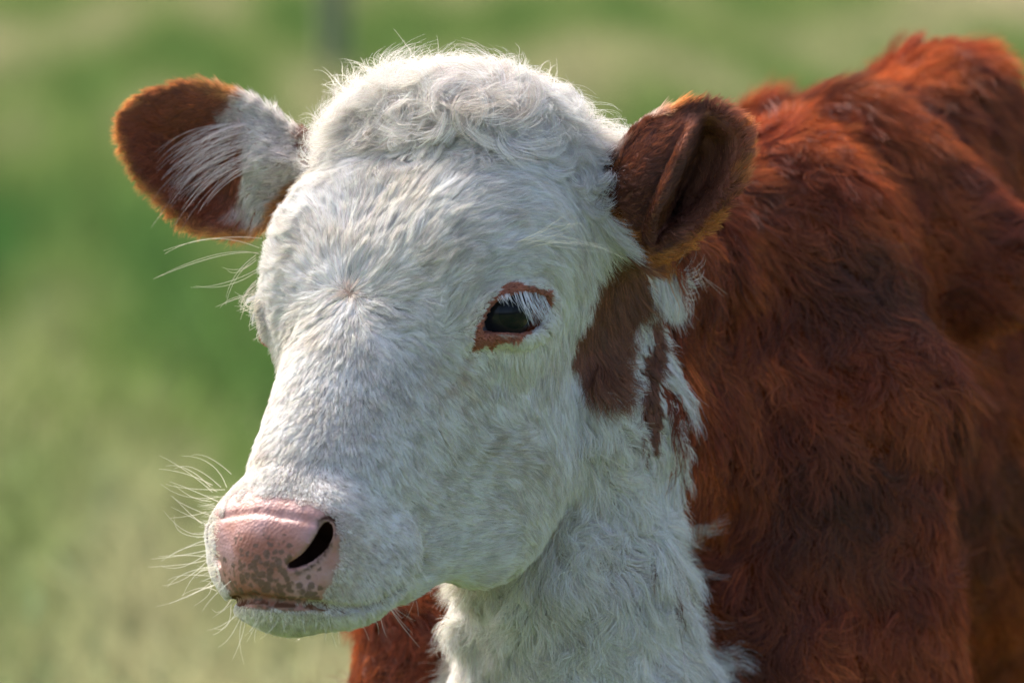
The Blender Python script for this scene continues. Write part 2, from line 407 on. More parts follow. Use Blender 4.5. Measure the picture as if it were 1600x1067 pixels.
def in_poly(poly, x, y):
    inside = np.zeros(x.shape, bool); n = len(poly)
    for i in range(n):
        (ax, ay), (bx, by) = poly[i], poly[(i + 1) % n]
        inside ^= ((ay > y) != (by > y)) & (x < (bx - ax) * (y - ay) / (by - ay + 1e-9) + ax)
    return inside
def waves(seed, freq, n=5):
    r = np.random.default_rng(seed); k = r.normal(size=(n, 3)); k *= (freq * r.uniform(0.6, 1.5, n) / np.linalg.norm(k, axis=1))[:, None]
    ph = r.uniform(0, 6.28, n)
    return lambda p: np.sin(p @ k.T * 6.283 + ph).sum(1) / math.sqrt(n / 2)
def vwaves(seed, freq): 
    f = [waves(seed * 3 + i, freq) for i in range(3)]
    return lambda p: np.stack([g(p) for g in f], 1)

# ---------------------------------------------------------------- which coat grows where
EARA = smooth_poly(EAR_A_PX); EARB = smooth_poly(EAR_B_PX)
def regions(p):
    """0 face, 1 neck white, 2 red body, 3 far ear, 4 near ear, 5 poll"""
    x, y = to_px(p); hd = to_head(p); a, s, h = hd.T
    r = np.full(len(p), 2)
    wob = waves(11, 18)(p) * 9 + waves(12, 45)(p) * 5
    left_edge = np.interp(y, [900, 955, 1000, 1067, 1150], [680, 692, 703, 720, 740])
    right_edge = np.interp(y, [430, 500, 560, 640, 700, 800, 860, 930, 970, 1040, 1067, 1200], [1042, 1046, 1050, 1058, 1060, 1055, 1048, 1066, 1100, 1132, 1142, 1190])
    r[(x + wob > left_edge) & (x + wob < right_edge) & (y > 420) & (p[:, 1] < 0.40)] = 1
    head = (p[:, 1] < 0.20) & (s > -0.06) & (h > -0.26) & (x < 1060) & (hd[:, 1] < 0.6) & (np.abs(a) < 0.16)
    r[head & ((h > -0.20) | (s > 0.2)) & (p[:, 1] < 0.17)] = 0
    pl = ((s < 0.075 + 0.02 * np.sin(a * 40)) & (h > -0.16) & (np.abs(a) < 0.15)) & (r == 0)
    r[pl] = 5
    ea = (x < 500) & (p[:, 1] > 0.06) & (y < 390) & (a < -0.118); r[ea] = 3
    eb = in_poly([(945, 240), (975, 195), (1040, 140), (1130, 140), (1200, 180), (1200, 290), (1140, 380), (1050, 425), (1005, 420), (985, 395), (955, 350), (938, 300)], x, y) & (p[:, 1] < 0.12) & (a > 0.10)
    r[eb] = 4
    return r, x, y, hd, wob

C_WHITE = np.array([0.87, 0.84, 0.79]); C_RED = np.array([0.27, 0.053, 0.014]); C_DARK = np.array([0.075, 0.028, 0.014]); C_GOLD = np.array([0.62, 0.30, 0.09])
PATCH = [(945, 375), (918, 420), (898, 480), (890, 545), (905, 590), (940, 612), (966, 622), (978, 610), (985, 550), (993, 490), (1004, 430), (1004, 390)]
STRIPE = [(1010, 480), (1005, 540), (1003, 620), (998, 680), (1010, 705), (1022, 690), (1028, 630), (1031, 550), (1028, 480)]
LIDZONE = [(734, 552), (742, 510), (760, 472), (790, 453), (855, 449), (858, 478), (850, 501), (830, 520), (800, 526), (776, 536), (768, 552), (762, 542)]
def tint(p, jitter=True):
    r, x, y, hd, wob = regions(p)
    n = len(p); c = np.tile(C_WHITE, (n, 1)); w2 = waves(21, 60)(p); w3 = waves(22, 14)(p)
    def mix(mask, col, k): c[mask] += (np.asarray(col) - c[mask]) * (k[mask][:, None] if np.ndim(k) else k)
    fb = (r == 0) | (r == 5) | (r == 1)
    mix(fb, (0.58, 0.50, 0.39), np.clip(0.11 + 0.10 * w3 + 0.07 * w2, 0, 0.5))      # cream and dust in the white
    d_wh = np.hypot(x - 545, y - 457); mix(fb & (hd[:, 2] > -0.06), (0.50, 0.30, 0.20), 0.55 * np.exp(-(d_wh / 9) ** 2))
    mix(fb, (0.40, 0.30, 0.22), 0.45 * np.exp(-((x - 745) / 60) ** 2 - ((y - 165) / 45) ** 2) * (0.6 + 0.5 * w2))
    mix(fb, (0.45, 0.20, 0.08), np.clip(0.22 * np.exp(-((x - 712) / 34) ** 2 - ((y - 592) / 34) ** 2) * (0.6 + 0.5 * w2), 0, 1))
    mix(fb, (0.42, 0.35, 0.27), 0.40 * np.exp(-((x - 660) / 18) ** 2 - ((y - 555) / 10) ** 2))
    mix(fb, (0.52, 0.45, 0.30), np.clip(0.45 * np.exp(-((x - 770) / 90) ** 2 - ((y - 700) / 40) ** 2) * (0.7 + 0.6 * w2), 0, 1))
    side = p[:, 1] < 0.30
    mix(fb & side & in_poly(PATCH, x + wob * 0.2, y + wob * 0.5) & (hd[:, 0] > 0), (0.24, 0.075, 0.022), 0.97)
    mix(fb & side & in_poly(STRIPE, x + wob * 0.2, y + wob * 0.6), (0.22, 0.065, 0.020), 0.97)
    # lid zone, on both sides of the face
    m = from_head(np.stack([np.abs(hd[:, 0]), hd[:, 1], hd[:, 2]], 1)); mx, my = to_px(m)
    mix(fb & (hd[:, 2] > -0.16) & in_poly(LIDZONE, mx + wob * 0.3, my + wob * 0.3), (0.38, 0.085, 0.020), 0.93)
    # muzzle skin shows through
    mz = fb & (hd[:, 1] > 0.385); mix(mz, (0.62, 0.42, 0.36), np.clip(0.35 - (np.hypot(x - 470, y - 850) - 60) / 260, 0, 0.45))
    dd = np.full(n, 99.0); nm = mz & (x > 520) & (x < 665) & (y > 780) & (y < 935)
    if nm.any():
        cen, _ = voronoi(p[nm], 0.0062, 91); dd[nm] = np.linalg.norm(p[nm] - cen, axis=1)
    mix(dd < 0.0010, (0.22, 0.19, 0.19), 0.8)         # dark follicles on the lip
    # red coat
    b = r == 2
    c[b] = C_RED; mix(b, (0.50, 0.125, 0.028), np.clip(0.35 + 0.40 * w3, 0, 1)); mix(b, C_DARK, np.clip(0.25 + 0.30 * waves(31, 7)(p) + 0.12 * w2, 0, 0.9))
    # far ear
    ea = r == 3
    edge = -poly_sdf(EARA, x, y)
    c[ea] = (0.28, 0.080, 0.030)
    mix(ea, (0.70, 0.66, 0.62), sstep(352, 398, x + wob * 1.5 - (y - 240) * 0.10))
    mix(ea, C_GOLD, 1 - sstep(3, 22, edge + wob * 0.5 + sstep(370, 420, x) * 30 * (y < 260)))
    mix(ea, (0.20, 0.06, 0.025), sstep(466, 480, x + wob * 0.5) * (y > 195))
    # near ear
    eb = r == 4; edge = -poly_sdf(EARB, x, y)
    c[eb] = (0.15, 0.046, 0.018)
    mix(eb, (0.36, 0.13, 0.07), sstep(1060, 1110, x + (y - 280) * 0.35))
    mix(eb, (0.66, 0.28, 0.08), (1 - sstep(2, 15, edge + wob * 0.6)) * sstep(960, 1040, x + (y - 200) * 0.3))
    mix(eb, (0.72, 0.66, 0.62), (1 - sstep(3, 12, edge + wob * 0.4)) * sstep(1060, 1000, x) * sstep(260, 215, y))
    if jitter:
        _, i1 = voronoi(p, 0.005, 77); _, i2 = voronoi(p, 0.014, 78); c *= (np.exp(0.15 * (hashv(i1, 3) - 0.6) * 2 + 0.10 * (hashv(i2, 3) - 0.6) * 2) * 1.04)[:, None]
        j = rng.normal(size=n); c *= np.exp(np.where(c[:, 2] < 0.25, 0.30, 0.19) * j)[:, None]; c *= np.exp(0.04 * rng.normal(size=(n, 3)))
    return np.clip(c, 0.004, 0.92)

# ---------------------------------------------------------------- which way it lies: strokes read along the coat
G = [(545, 425, 0, -1), (520, 440, -.8, -.5), (575, 440, .7, -.7), (515, 470, -.9, .5), (575, 475, .8, .5), (545, 490, 0, 1), (560, 380, .1, -1), (510, 390, -.6, -.7), (460, 410, -1, .05), (425, 420, -1, .2),
     (430, 350, -1, .15), (480, 340, -.8, -.3), (520, 320, -.5, -.8), (580, 320, .2, -1), (630, 370, .6, -.7), (650, 320, .65, -.6), (710, 300, .85, -.3), (770, 270, .9, .1), (700, 240, .8, -.2), (830, 270, .8, .5), (880, 300, .7, .7), (905, 360, .7, .6),
     (440, 470, -.95, .3), (420, 480, -.8, .5), (480, 500, -.7, .7), (460, 540, -.6, .8), (500, 560, -.25, 1), (545, 560, 0, 1), (590, 550, .35, .95), (620, 500, .85, .4), (630, 450, .85, -.2), (600, 400, .5, -.8),
     (690, 400, .85, -.5), (740, 370, .9, -.35), (800, 360, .95, -.1), (850, 380, .95, .3), (690, 450, .75, -.6), (740, 430, .85, -.45), (800, 425, .95, -.1), (660, 500, .5, .5), (655, 545, .75, .65), (690, 500, .3, -.8), (710, 550, .7, .5), (700, 475, .6, -.7),
     (890, 430, .85, .4), (900, 480, .6, .7), (880, 520, .35, .9), (860, 580, .2, 1), (800, 570, .35, .9), (760, 590, .5, .85), (700, 620, .6, .8), (650, 610, .4, .9), (600, 630, .2, 1), (545, 640, 0, 1), (480, 620, -.2, 1), (440, 620, -.3, .95),
     (420, 690, -.45, .9), (480, 700, -.2, 1), (540, 710, .1, 1), (600, 710, .4, .9), (650, 690, .6, .8), (700, 680, .75, .65), (740, 720, .95, .2), (800, 700, .95, -.05), (830, 680, .7, .5), (360, 755, -.6, .7), (400, 745, -.3, .9), (460, 750, 0, 1), (520, 770, .4, .9), (570, 780, .8, .6),
     (550, 840, .9, .3), (600, 840, .9, .4), (640, 870, .7, .7), (620, 790, .9, .4), (700, 770, .95, .25), (760, 780, .9, .3), (820, 750, .7, .6), (680, 850, .95, .1), (740, 860, .9, -.1), (650, 930, .9, .1), (700, 910, .9, -.2), (580, 930, .6, .7), (480, 965, .2, 1), (540, 962, .5, .8), (430, 955, -.2, 1), (390, 945, -.5, .8),
     (340, 840, -.8, .3), (345, 780, -.8, .1), (900, 600, .15, 1), (880, 680, .3, .9), (920, 700, .3, .9), (860, 800, .5, .8), (930, 520, .3, .9), (960, 470, .4, .9), (960, 580, .35, .9), (990, 650, .4, .9), (960, 760, .2, 1), (1020, 600, .4, .9), (1020, 480, .5, .8), (1050, 560, .7, .7), (1060, 660, .7, .7), (1060, 760, .7, .7),
     (850, 880, .2, 1), (780, 950, -.1, 1), (720, 1000, -.6, .8), (730, 1050, -.5, .85), (820, 1020, 0, 1), (920, 980, .1, 1), (1000, 900, .3, .95), (1060, 860, .7, .7), (1060, 960, .8, .4), (1110, 1010, .8, .5), (1000, 1030, .3, .95), (900, 820, .15, 1), (1020, 800, .3, .95),
     (600, 230, -.4, .4), (560, 250, -.7, .6), (520, 270, -.8, .6), (480, 300, -.8, .6), (540, 190, -.8, -.2), (535, 140, -.5, -.7), (580, 110, -.5, -.6), (640, 110, -.3, -.5), (700, 110, .3, -.5), (760, 115, .6, -.4), (820, 130, .7, -.3), (870, 160, .8, 0), (910, 200, .7, .4), (945, 240, .6, .6), (940, 290, .4, .9), (640, 160, .5, .3), (700, 170, .8, .2), (760, 190, .9, .2), (830, 210, .7, .6), (870, 250, .6, .8), (640, 230, .1, .7), (600, 270, .7, .5), (670, 210, .6, -.4),
     (450, 190, -.9, -.15), (450, 240, -1, .05), (440, 300, -1, .2), (410, 350, -.8, .5), (400, 170, -.9, -.2), (390, 250, -.95, .2), (330, 250, -.9, .45), (300, 180, -.9, .05), (290, 310, -.6, .7), (240, 200, -.8, -.1), (230, 270, -.7, .5), (340, 340, -.4, .9), (250, 132, -.6, -.8), (310, 124, -.6, -.7), (370, 128, -.8, -.4), (200, 148, -.8, -.6), (178, 190, -1, 0), (190, 240, -.9, .4), (230, 300, -.7, .7), (300, 358, -.4, .9), (380, 372, .1, 1),
     (975, 250, .8, -.5), (965, 310, .9, -.1), (1000, 350, .9, 0), (1020, 210, .9, -.3), (1020, 280, .95, -.2), (1060, 190, .7, -.6), (1090, 160, .3, -.95), (1130, 165, .7, -.7), (1165, 190, .9, -.5), (1172, 230, 1, -.1), (1165, 270, .9, .4), (1130, 340, .7, .7), (1090, 380, .4, .9), (1045, 400, 0, 1), (1010, 185, -.2, -.9), (1110, 250, .2, -.9), (1090, 320, .5, .5),
     (1150, 400, .4, .9), (1200, 250, .6, .5), (1300, 180, .7, .5), (1400, 120, .6, .4), (1480, 110, .3, .9), (1560, 150, .8, .5), (1300, 300, .6, .8), (1400, 300, .8, .6), (1500, 250, .9, .3), (1500, 400, .8, .6), (1560, 500, .6, .8), (1200, 500, .2, 1), (1300, 500, .3, .95), (1400, 500, .6, .8), (1150, 600, .1, 1), (1250, 700, .1, 1), (1350, 700, .3, .95), (1130, 800, .1, 1), (1300, 900, .1, 1), (1400, 850, .2, 1), (1500, 700, .6, .8), (1500, 950, .5, .85), (1200, 1000, .1, 1), (640, 1010, -.3, .95), (590, 1040, -.5, .8)]
def guides():
    P, T = [], []
    for x, y, dx, dy in G:
        p = snap(x, y); n = grad_at(p)
        if not np.isfinite(n).all() or np.linalg.norm(n) < 0.5: continue
        t = np.array([dx, 0, -dy], float); t -= n * (t @ n); t /= np.linalg.norm(t) + 1e-9
        P.append(p); T.append(t)
        c = to_head(p)
        if c[0] > 0.02 and p[1] < 0.2 and not (940 < x < 1200 and y < 420):       # the hidden side of the face mirrors this one
            P.append(from_head((c * [-1, 1, 1])[None])[0]); th = np.array([-(t @ A_), t @ D_, t @ N_]); T.append(A_ * th[0] + D_ * th[1] + N_ * th[2])
    return np.array(P), np.array(T)
GP, GT = guides()
def lie(p, n):
    out = np.zeros_like(p)
    for i in range(0, len(p), 20000):
        d2 = ((p[i:i + 20000, None, :] - GP[None]) ** 2).sum(2); wt = 1 / (d2 + 0.00006) ** 2
        out[i:i + 20000] = wt @ GT / wt.sum(1)[:, None]
    out += np.array([0.02, 0.02, -0.02])
    return out
def ortho(t, n):
    t = t - n * (t * n).sum(1)[:, None]; return t / (np.linalg.norm(t, axis=1)[:, None] + 1e-9)

def voronoi(p, size, seed):
    """the clump a root belongs to: its centre and a number of its own"""
    g = np.floor(p / size).astype(np.int64); best = np.full(len(p), 1e9); cen = np.zeros_like(p); idn = np.zeros(len(p), np.int64)
    for i in (-1, 0, 1):
        for j in (-1, 0, 1):
            for k in (-1, 0, 1):
                c = g + [i, j, k]; hsh = (c[:, 0] * 73856093 ^ c[:, 1] * 19349663 ^ c[:, 2] * 83492791 ^ seed * 7919) & 0x7fffffff
                u = np.stack([((hsh * m) % 10007) / 10007.0 for m in (31, 57, 101)], 1)
                q_ = (c + u) * size; d = ((p - q_) ** 2).sum(1); m = d < best
                best[m] = d[m]; cen[m] = q_[m]; idn[m] = hsh[m]
    return cen, idn
def hashv(idn, k): return ((idn * (2 * k + 37) + k * 7717) % 9973) / 9973.0

FURN = 1.0
def roots(weight, n):
    n = int(n * FURN); w_ = area * weight; cs = np.cumsum(w_); ti = np.searchsorted(cs, rng.random(n) * cs[-1])
    ti = np.clip(ti, 0, len(tri) - 1); u, v = rng.random(n), rng.random(n); f = u + v > 1; u[f] = 1 - u[f]; v[f] = 1 - v[f]
    a, b, c = tri[ti].T
    p = PW[a] * (1 - u - v)[:, None] + PW[b] * u[:, None] + PW[c] * v[:, None]
    nn = VN[a] * (1 - u - v)[:, None] + VN[b] * u[:, None] + VN[c] * v[:, None]
    return p, nn / np.linalg.norm(nn, axis=1)[:, None], ti
def make_curves(name, pts, radii, col, mat, parent=None, stuff=False):
    """pts (n, k, 3) in calf space, radii (n, k)"""
    n, k, _ = pts.shape
    cu = bpy.data.hair_curves.new(name); cu.add_curves([k] * n)
    cu.points.foreach_set('position', np.ascontiguousarray(to_world(pts), dtype=np.float32).ravel())
    ra = cu.attributes.get('radius') or cu.attributes.new('radius', 'FLOAT', 'POINT')
    ra.data.foreach_set('value', np.ascontiguousarray(radii, dtype=np.float32).ravel())
    at = cu.attributes.new('tint', 'FLOAT_COLOR', 'CURVE')
    at.data.foreach_set('color', np.concatenate([col, np.ones((n, 1))], 1).astype(np.float32).ravel())
    cu.materials.append(mat); cu.update_tag()
    o = bpy.data.objects.new(name, cu); sc.collection.objects.link(o)
    if parent: o.parent = parent
    return o
def grow(p, n, L, lift, clump=0.5, csize=0.010, curl=None, k=6, wild=0.12, seed=1, sag=0.0, wave=0.0, wfreq=1.5):
    """strands from roots p; curl > 0 winds them; L, lift, curl per root"""
    m = len(p); d = lie(p, n)
    d = ortho(d, n)
    d = ortho(d + vwaves(seed, 28)(p) * wild + vwaves(seed + 50, 90)(p) * wild * 0.6 + rng.normal(size=(m, 3)) * 0.07, n)
    cen, idn = voronoi(p + d * (rng.random(m) * 0.3 * csize)[:, None], csize, seed)
    side = np.cross(n, d)
    _, big = voronoi(p + vwaves(seed + 9, 40)(p) * csize * 0.5, csize * 3.1, seed + 5)
    turn = (hashv(idn, 1) - 0.5) * 2 * wild * 1.3 + (hashv(big, 1) - 0.5) * 2 * wild * 1.5
    d = d * np.cos(turn)[:, None] + side * np.sin(turn)[:, None]; side = np.cross(n, d)
    lf = lift * (0.70 + 0.35 * hashv(idn, 2) + 0.30 * hashv(big, 2)) * (0.8 + 0.4 * rng.random(m))
    L = L * (0.7 + 0.5 * rng.random(m)) * (0.85 + 0.3 * hashv(idn, 3))
    t = np.linspace(0, 1, k)[None, :, None]
    lf = lf[:, None, None]; LL = L[:, None, None]
    rise = lf * (1 - np.exp(-3.2 * t)) / 0.96 * 0.55 + lf * 0.25 * t
    P = p[:, None] - n[:, None] * np.minimum(0.0010, L * 0.06)[:, None, None] + LL * (d[:, None] * (t * (1 - 0.25 * lf * lf)) + n[:, None] * rise)
    off = cen - p; off -= n * (off * n).sum(1)[:, None]
    cl = clump * (0.6 + 0.8 * hashv(idn, 4))
    P += off[:, None] * (cl[:, None, None] * t ** 1.6)
    if wave:
        ph = hashv(idn, 5)[:, None, None] * 6.28 + rng.normal(size=(m, 1, 1)) * 0.35
        P += side[:, None] * np.sin(ph + t * 6.28 * wfreq) * (wave * LL * t)
    if curl is not None:
        ph = hashv(idn, 6)[:, None, None] * 6.28 + rng.normal(size=(m, 1, 1)) * 0.3; sg = np.where(hashv(idn, 7) > 0.5, 1, -1)[:, None, None]
        am = curl[:, None, None] * LL * (0.6 + 0.8 * hashv(idn, 8))[:, None, None]; w_ = 6.28 * (0.8 + 0.8 * hashv(idn, 9))[:, None, None]
        P += (side[:, None] * (np.sin(ph + sg * w_ * t) - np.sin(ph)) + n[:, None] * (np.cos(ph + sg * w_ * t) * 0.7 + 0.3 * t) * t + d[:, None] * (np.cos(ph + sg * w_ * t) - np.cos(ph)) * 0.6) * am * t ** 0.7
    if sag: P[..., 2] -= sag * (t[..., 0] ** 2) * L[:, None]
    return P, L
def taper(n, k, r): return r[:, None] * (1 - 0.82 * np.linspace(0, 1, k)[None, :] ** 1.7)
# ---------------------------------------------------------------- the calf
NOSE_PX = [(342, 800), (352, 783), (388, 768), (402, 767), (412, 776), (450, 779), (498, 792), (522, 810), (531, 840), (528, 868), (517, 898), (512, 925), (500, 940), (470, 943), (420, 940), (385, 936), (360, 926), (343, 905), (336, 870), (335, 830)]
LIP_PX = [(356, 922), (385, 930), (430, 938), (520, 950), (470, 955), (420, 952), (385, 950), (364, 942)]
def muzzle_masks(p):
    x, y = to_px(p); hd = to_head(p); m = (hd[:, 1] > 0.34) & (hd[:, 2] > -0.16) & (p[:, 1] < -0.02)
    wob = waves(41, 50)(p) * 3
    d1 = -poly_sdf(NOSE_PX, x + wob, y + wob); d2 = -poly_sdf(LIP_PX, x, y + wob * 0.5)
    return m, d1, d2
def skin_material():
    m, t, out = nodes('calf_skin'); L = t.links
    at = N(t, 'ShaderNodeAttribute', _attribute_name='pelt'); nz = N(t, 'ShaderNodeAttribute', _attribute_name='leather')
    tc = N(t, 'ShaderNodeTexCoord')
    big = N(t, 'ShaderNodeTexNoise', Scale=30.0, Detail=5.0); L.new(tc.outputs['Object'], big.inputs['Vector'])
    pink = ramp(t, [(0.36, (0.28, 0.11, 0.07)), (0.48, (0.38, 0.18, 0.14)), (0.62, (0.45, 0.26, 0.245))]); L.new(big.outputs[0], pink.inputs[0])
    vo = N(t, 'ShaderNodeTexVoronoi', Scale=180.0, Randomness=1.0); wn = N(t, 'ShaderNodeTexNoise', Scale=160.0, Detail=2.0)
    L.new(tc.outputs['Object'], wn.inputs['Vector'])
    ad = N(t, 'ShaderNodeVectorMath', _operation='MULTIPLY_ADD'); ad.inputs[1].default_value = (0.006,) * 3
    L.new(wn.outputs[1], ad.inputs[0]); L.new(tc.outputs['Object'], ad.inputs[2]); L.new(ad.outputs[0], vo.inputs['Vector'])
    spot = ramp(t, [(0.32, (1, 1, 1)), (0.54, (0, 0, 0))])
    sp = N(t, 'ShaderNodeAttribute', _attribute_name='spots')
    spm = N(t, 'ShaderNodeMath', _operation='MULTIPLY_ADD', i1=-0.30); L.new(sp.outputs['Fac'], spm.inputs[0]); L.new(vo.outputs['Distance'], spm.inputs[2]); spn = N(t, 'ShaderNodeMath', _operation='ADD', i1=0.14); L.new(spm.outputs[0], spn.inputs[0]); L.new(spn.outputs[0], spot.inputs[0])
    rnd = N(t, 'ShaderNodeMath', _operation='LESS_THAN'); L.new(vo.outputs['Color'], rnd.inputs[0]); L.new(sp.outputs['Fac'], rnd.inputs[1])
    mu = N(t, 'ShaderNodeMath', _operation='MULTIPLY'); L.new(spot.outputs[0], mu.inputs[0]); L.new(rnd.outputs[0], mu.inputs[1])
    mu2 = N(t, 'ShaderNodeMath', _operation='MULTIPLY', i1=0.8); L.new(mu.outputs[0], mu2.inputs[0])
    sc1 = N(t, 'ShaderNodeMix', _data_type='RGBA'); sc1.inputs[7].default_value = (0.11, 0.068, 0.045, 1); L.new(mu2.outputs[0], sc1.inputs[0]); L.new(pink.outputs[0], sc1.inputs[6])
    mx = N(t, 'ShaderNodeMix', _data_type='RGBA'); L.new(nz.outputs['Fac'], mx.inputs[0]); L.new(at.outputs['Color'], mx.inputs[6]); L.new(sc1.outputs[2], mx.inputs[7])
    bs = N(t, 'ShaderNodeBsdfPrincipled', Roughness=0.5); spc = N(t, 'ShaderNodeMapRange'); spc.inputs[3].default_value = 0.05; spc.inputs[4].default_value = 0.28; L.new(nz.outputs['Fac'], spc.inputs[0]); L.new(spc.outputs[0], bs.inputs['Specular IOR Level']); L.new(mx.outputs[2], bs.inputs['Base Color'])
    rg = N(t, 'ShaderNodeMapRange'); rg.inputs[3].default_value = 1.0; rg.inputs[4].default_value = 0.42; L.new(nz.outputs['Fac'], rg.inputs[0]); L.new(rg.outputs[0], bs.inputs['Roughness'])
    sw = N(t, 'ShaderNodeMath', _operation='MULTIPLY', i1=0.12); L.new(nz.outputs['Fac'], sw.inputs[0]); L.new(sw.outputs[0], bs.inputs['Subsurface Weight']); bs.inputs['Subsurface Radius'].default_value = (0.008, 0.003, 0.002); bs.inputs['Subsurface Scale'].default_value = 1.0
    peb = N(t, 'ShaderNodeTexVoronoi', Scale=420.0, _feature='SMOOTH_F1'); L.new(tc.outputs['Object'], peb.inputs['Vector'])
    fine = N(t, 'ShaderNodeTexNoise', Scale=120.0, Detail=5.0); L.new(tc.outputs['Object'], fine.inputs['Vector'])
    b0 = N(t, 'ShaderNodeMath', _operation='ADD'); L.new(peb.outputs[0], b0.inputs[0]); L.new(fine.outputs[0], b0.inputs[1])
    bp = N(t, 'ShaderNodeBump', Strength=0.35, Distance=0.0012); bst = N(t, 'ShaderNodeMath', _operation='MULTIPLY', i1=0.42); L.new(nz.outputs['Fac'], bst.inputs[0]); L.new(bst.outputs[0], bp.inputs['Strength']); L.new(b0.outputs[0], bp.inputs['Height']); L.new(bp.outputs[0], bs.inputs['Normal'])
    L.new(bs.outputs[0], out.inputs[0]); return m
M_SKIN = skin_material()
body = link_mesh('calf', to_world(V), Q, None, M_SKIN)
body['label'] = 'white-faced red-brown calf turning its head, with curly poll and spotted pink nose'; body['category'] = 'calf'
me = body.data; vt = tint(V, jitter=False)
mm, d1, d2 = muzzle_masks(V)
lea = np.where(mm, np.maximum(sstep(-8, 8, d1), sstep(-2, 2, d2)), 0)
hv = to_head(V); vx, vy = to_px(V)
fb = (regions(V)[0] == 0)
# bare lid margin
ma = from_head(np.stack([np.abs(hv[:, 0]), hv[:, 1], hv[:, 2]], 1))
lidw = from_head(lid); dl = np.full(len(V), 9.0)
near = np.where(fb & (np.abs(hv[:, 0]) > 0.05))[0]
for l in lidw: dl[near] = np.minimum(dl[near], np.linalg.norm(ma[near] - l, axis=1))
vt[dl < 0.0060] = (0.55, 0.15, 0.055)
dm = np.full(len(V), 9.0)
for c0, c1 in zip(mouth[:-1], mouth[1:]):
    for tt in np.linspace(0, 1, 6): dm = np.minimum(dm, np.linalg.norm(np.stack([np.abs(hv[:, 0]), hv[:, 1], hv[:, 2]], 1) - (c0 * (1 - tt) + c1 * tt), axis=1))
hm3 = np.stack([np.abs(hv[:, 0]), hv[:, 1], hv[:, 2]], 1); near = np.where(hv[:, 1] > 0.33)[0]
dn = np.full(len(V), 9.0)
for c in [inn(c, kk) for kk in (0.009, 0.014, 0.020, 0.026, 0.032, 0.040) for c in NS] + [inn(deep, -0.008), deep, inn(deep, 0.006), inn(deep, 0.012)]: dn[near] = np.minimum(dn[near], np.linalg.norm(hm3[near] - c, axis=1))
nostril_shade = sstep(0.0125, 0.0100, dn) * sstep(0.0052, 0.0085, np.minimum.reduce([np.linalg.norm(hm3 - c, axis=1) for c in NS])); lea *= 1 - nostril_shade; vt += (np.array([0.10, 0.05, 0.04]) - vt) * nostril_shade[:, None]  # dark mucosa inside the nostril, its depth shade painted into the skin colour
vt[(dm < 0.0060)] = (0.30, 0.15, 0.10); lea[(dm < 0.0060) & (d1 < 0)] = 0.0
inear = (poly_sdf(EARB, vx, vy) < -14) & (regions(V)[0] == 4); vt[inear] = vt[inear] * 0.3 + np.array([0.75, 0.36, 0.26]) * 0.7
inear = (poly_sdf(EARA, vx, vy) < -14) & (regions(V)[0] == 3) & (vx < 400); vt[inear] = vt[inear] * 0.3 + np.array([0.80, 0.30, 0.17]) * 0.7
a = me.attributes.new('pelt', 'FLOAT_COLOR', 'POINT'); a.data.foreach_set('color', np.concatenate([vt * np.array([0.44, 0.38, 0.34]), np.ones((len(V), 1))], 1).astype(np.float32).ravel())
a = me.attributes.new('leather', 'FLOAT', 'POINT'); a.data.foreach_set('value', lea.astype(np.float32))
spots = np.clip(1.25 - np.hypot((vx - 415) / 62, (vy - 905) / 55) * 0.75, 0, 1); spots = np.maximum(spots, sstep(895, 925, vy) * 1.0 * sstep(540, 480, vx))
spots[d2 > -1] = 0.6
a = me.attributes.new('spots', 'FLOAT', 'POINT'); a.data.foreach_set('value', spots.astype(np.float32))

# ---------------------------------------------------------------- coat
seen = sstep(-0.35, 0.05, facing)
inframe = ((tpx > -40) & (tpx < 1640) & (tpy > -40) & (tpy < 1110)).astype(float)
tr_, _, _, thd, _ = regions(tc)
tm, td1, td2 = muzzle_masks(tc)
dlt = dl[tri].mean(1)
bald = (tm & ((td1 > 1) | (td2 > 0))) | (dlt < 0.0038) | (dm[tri].mean(1) < 0.0042)
vis = (0.14 + 0.86 * seen) * (0.10 + 0.90 * inframe); vis[bald] = 0
def tuft(name, weight, n, L, lift, r, mat, **kw):
    p, nn, ti = roots(weight, n)
    args = {}
    bx, by = to_px(p); bd = (1 - 0.55 * sstep(955, 980, bx) * sstep(1050, 1035, bx) * sstep(440, 480, by) * sstep(740, 710, by) * (p[:, 1] < 0.35))
    Lv = L(p) if callable(L) else np.full(len(p), L); lv = lift(p) if callable(lift) else np.full(len(p), lift)
    if 'curl' in kw: kw['curl'] = kw['curl'](p) if callable(kw['curl']) else np.full(len(p), kw['curl'])
    P, Ln = grow(p, nn, Lv * bd, lv, **kw)
    rr = r * (0.7 + 0.6 * rng.random(len(p)))
    return make_curves(name, P, taper(len(p), P.shape[1], rr), tint(p), mat, body)
def face_len(p):
    hd = to_head(p); a, s, h = hd.T; x, y = to_px(p)
    L = 0.0085 + 0.010 * sstep(0.30, 0.16, s) ; L += 0.010 * sstep(-0.14, -0.24, h) * sstep(0.36, 0.28, s)
    L = np.where(s > 0.34, 0.0050 + 0.003 * sstep(-0.09, -0.14, h), L)
    L *= 1 - 0.45 * np.exp(-(np.hypot(x - 545, y - 457) / 22) ** 2)
    L += 0.008 * np.exp(-((x - 770) / 100) ** 2 - ((y - 700) / 45) ** 2)
    L += 0.004 * sstep(870, 940, x) + 0.004 * sstep(885, 915, x) * sstep(360, 420, y)
    m = from_head(np.stack([np.abs(a), s, h], 1)); mx, my = to_px(m); dd = poly_sdf(LIDZONE, mx, my)
    L = np.where(s < 0.27, 0.0024 + (L - 0.0024) * sstep(-4, 40, dd), L)
    return L
def face_lift(p):
    hd = to_head(p); s = hd[:, 1]
    return 0.34 + 0.14 * sstep(0.24, 0.34, s)
face_w = vis * (tr_ == 0); 
muz = thd[:, 1] > 0.33
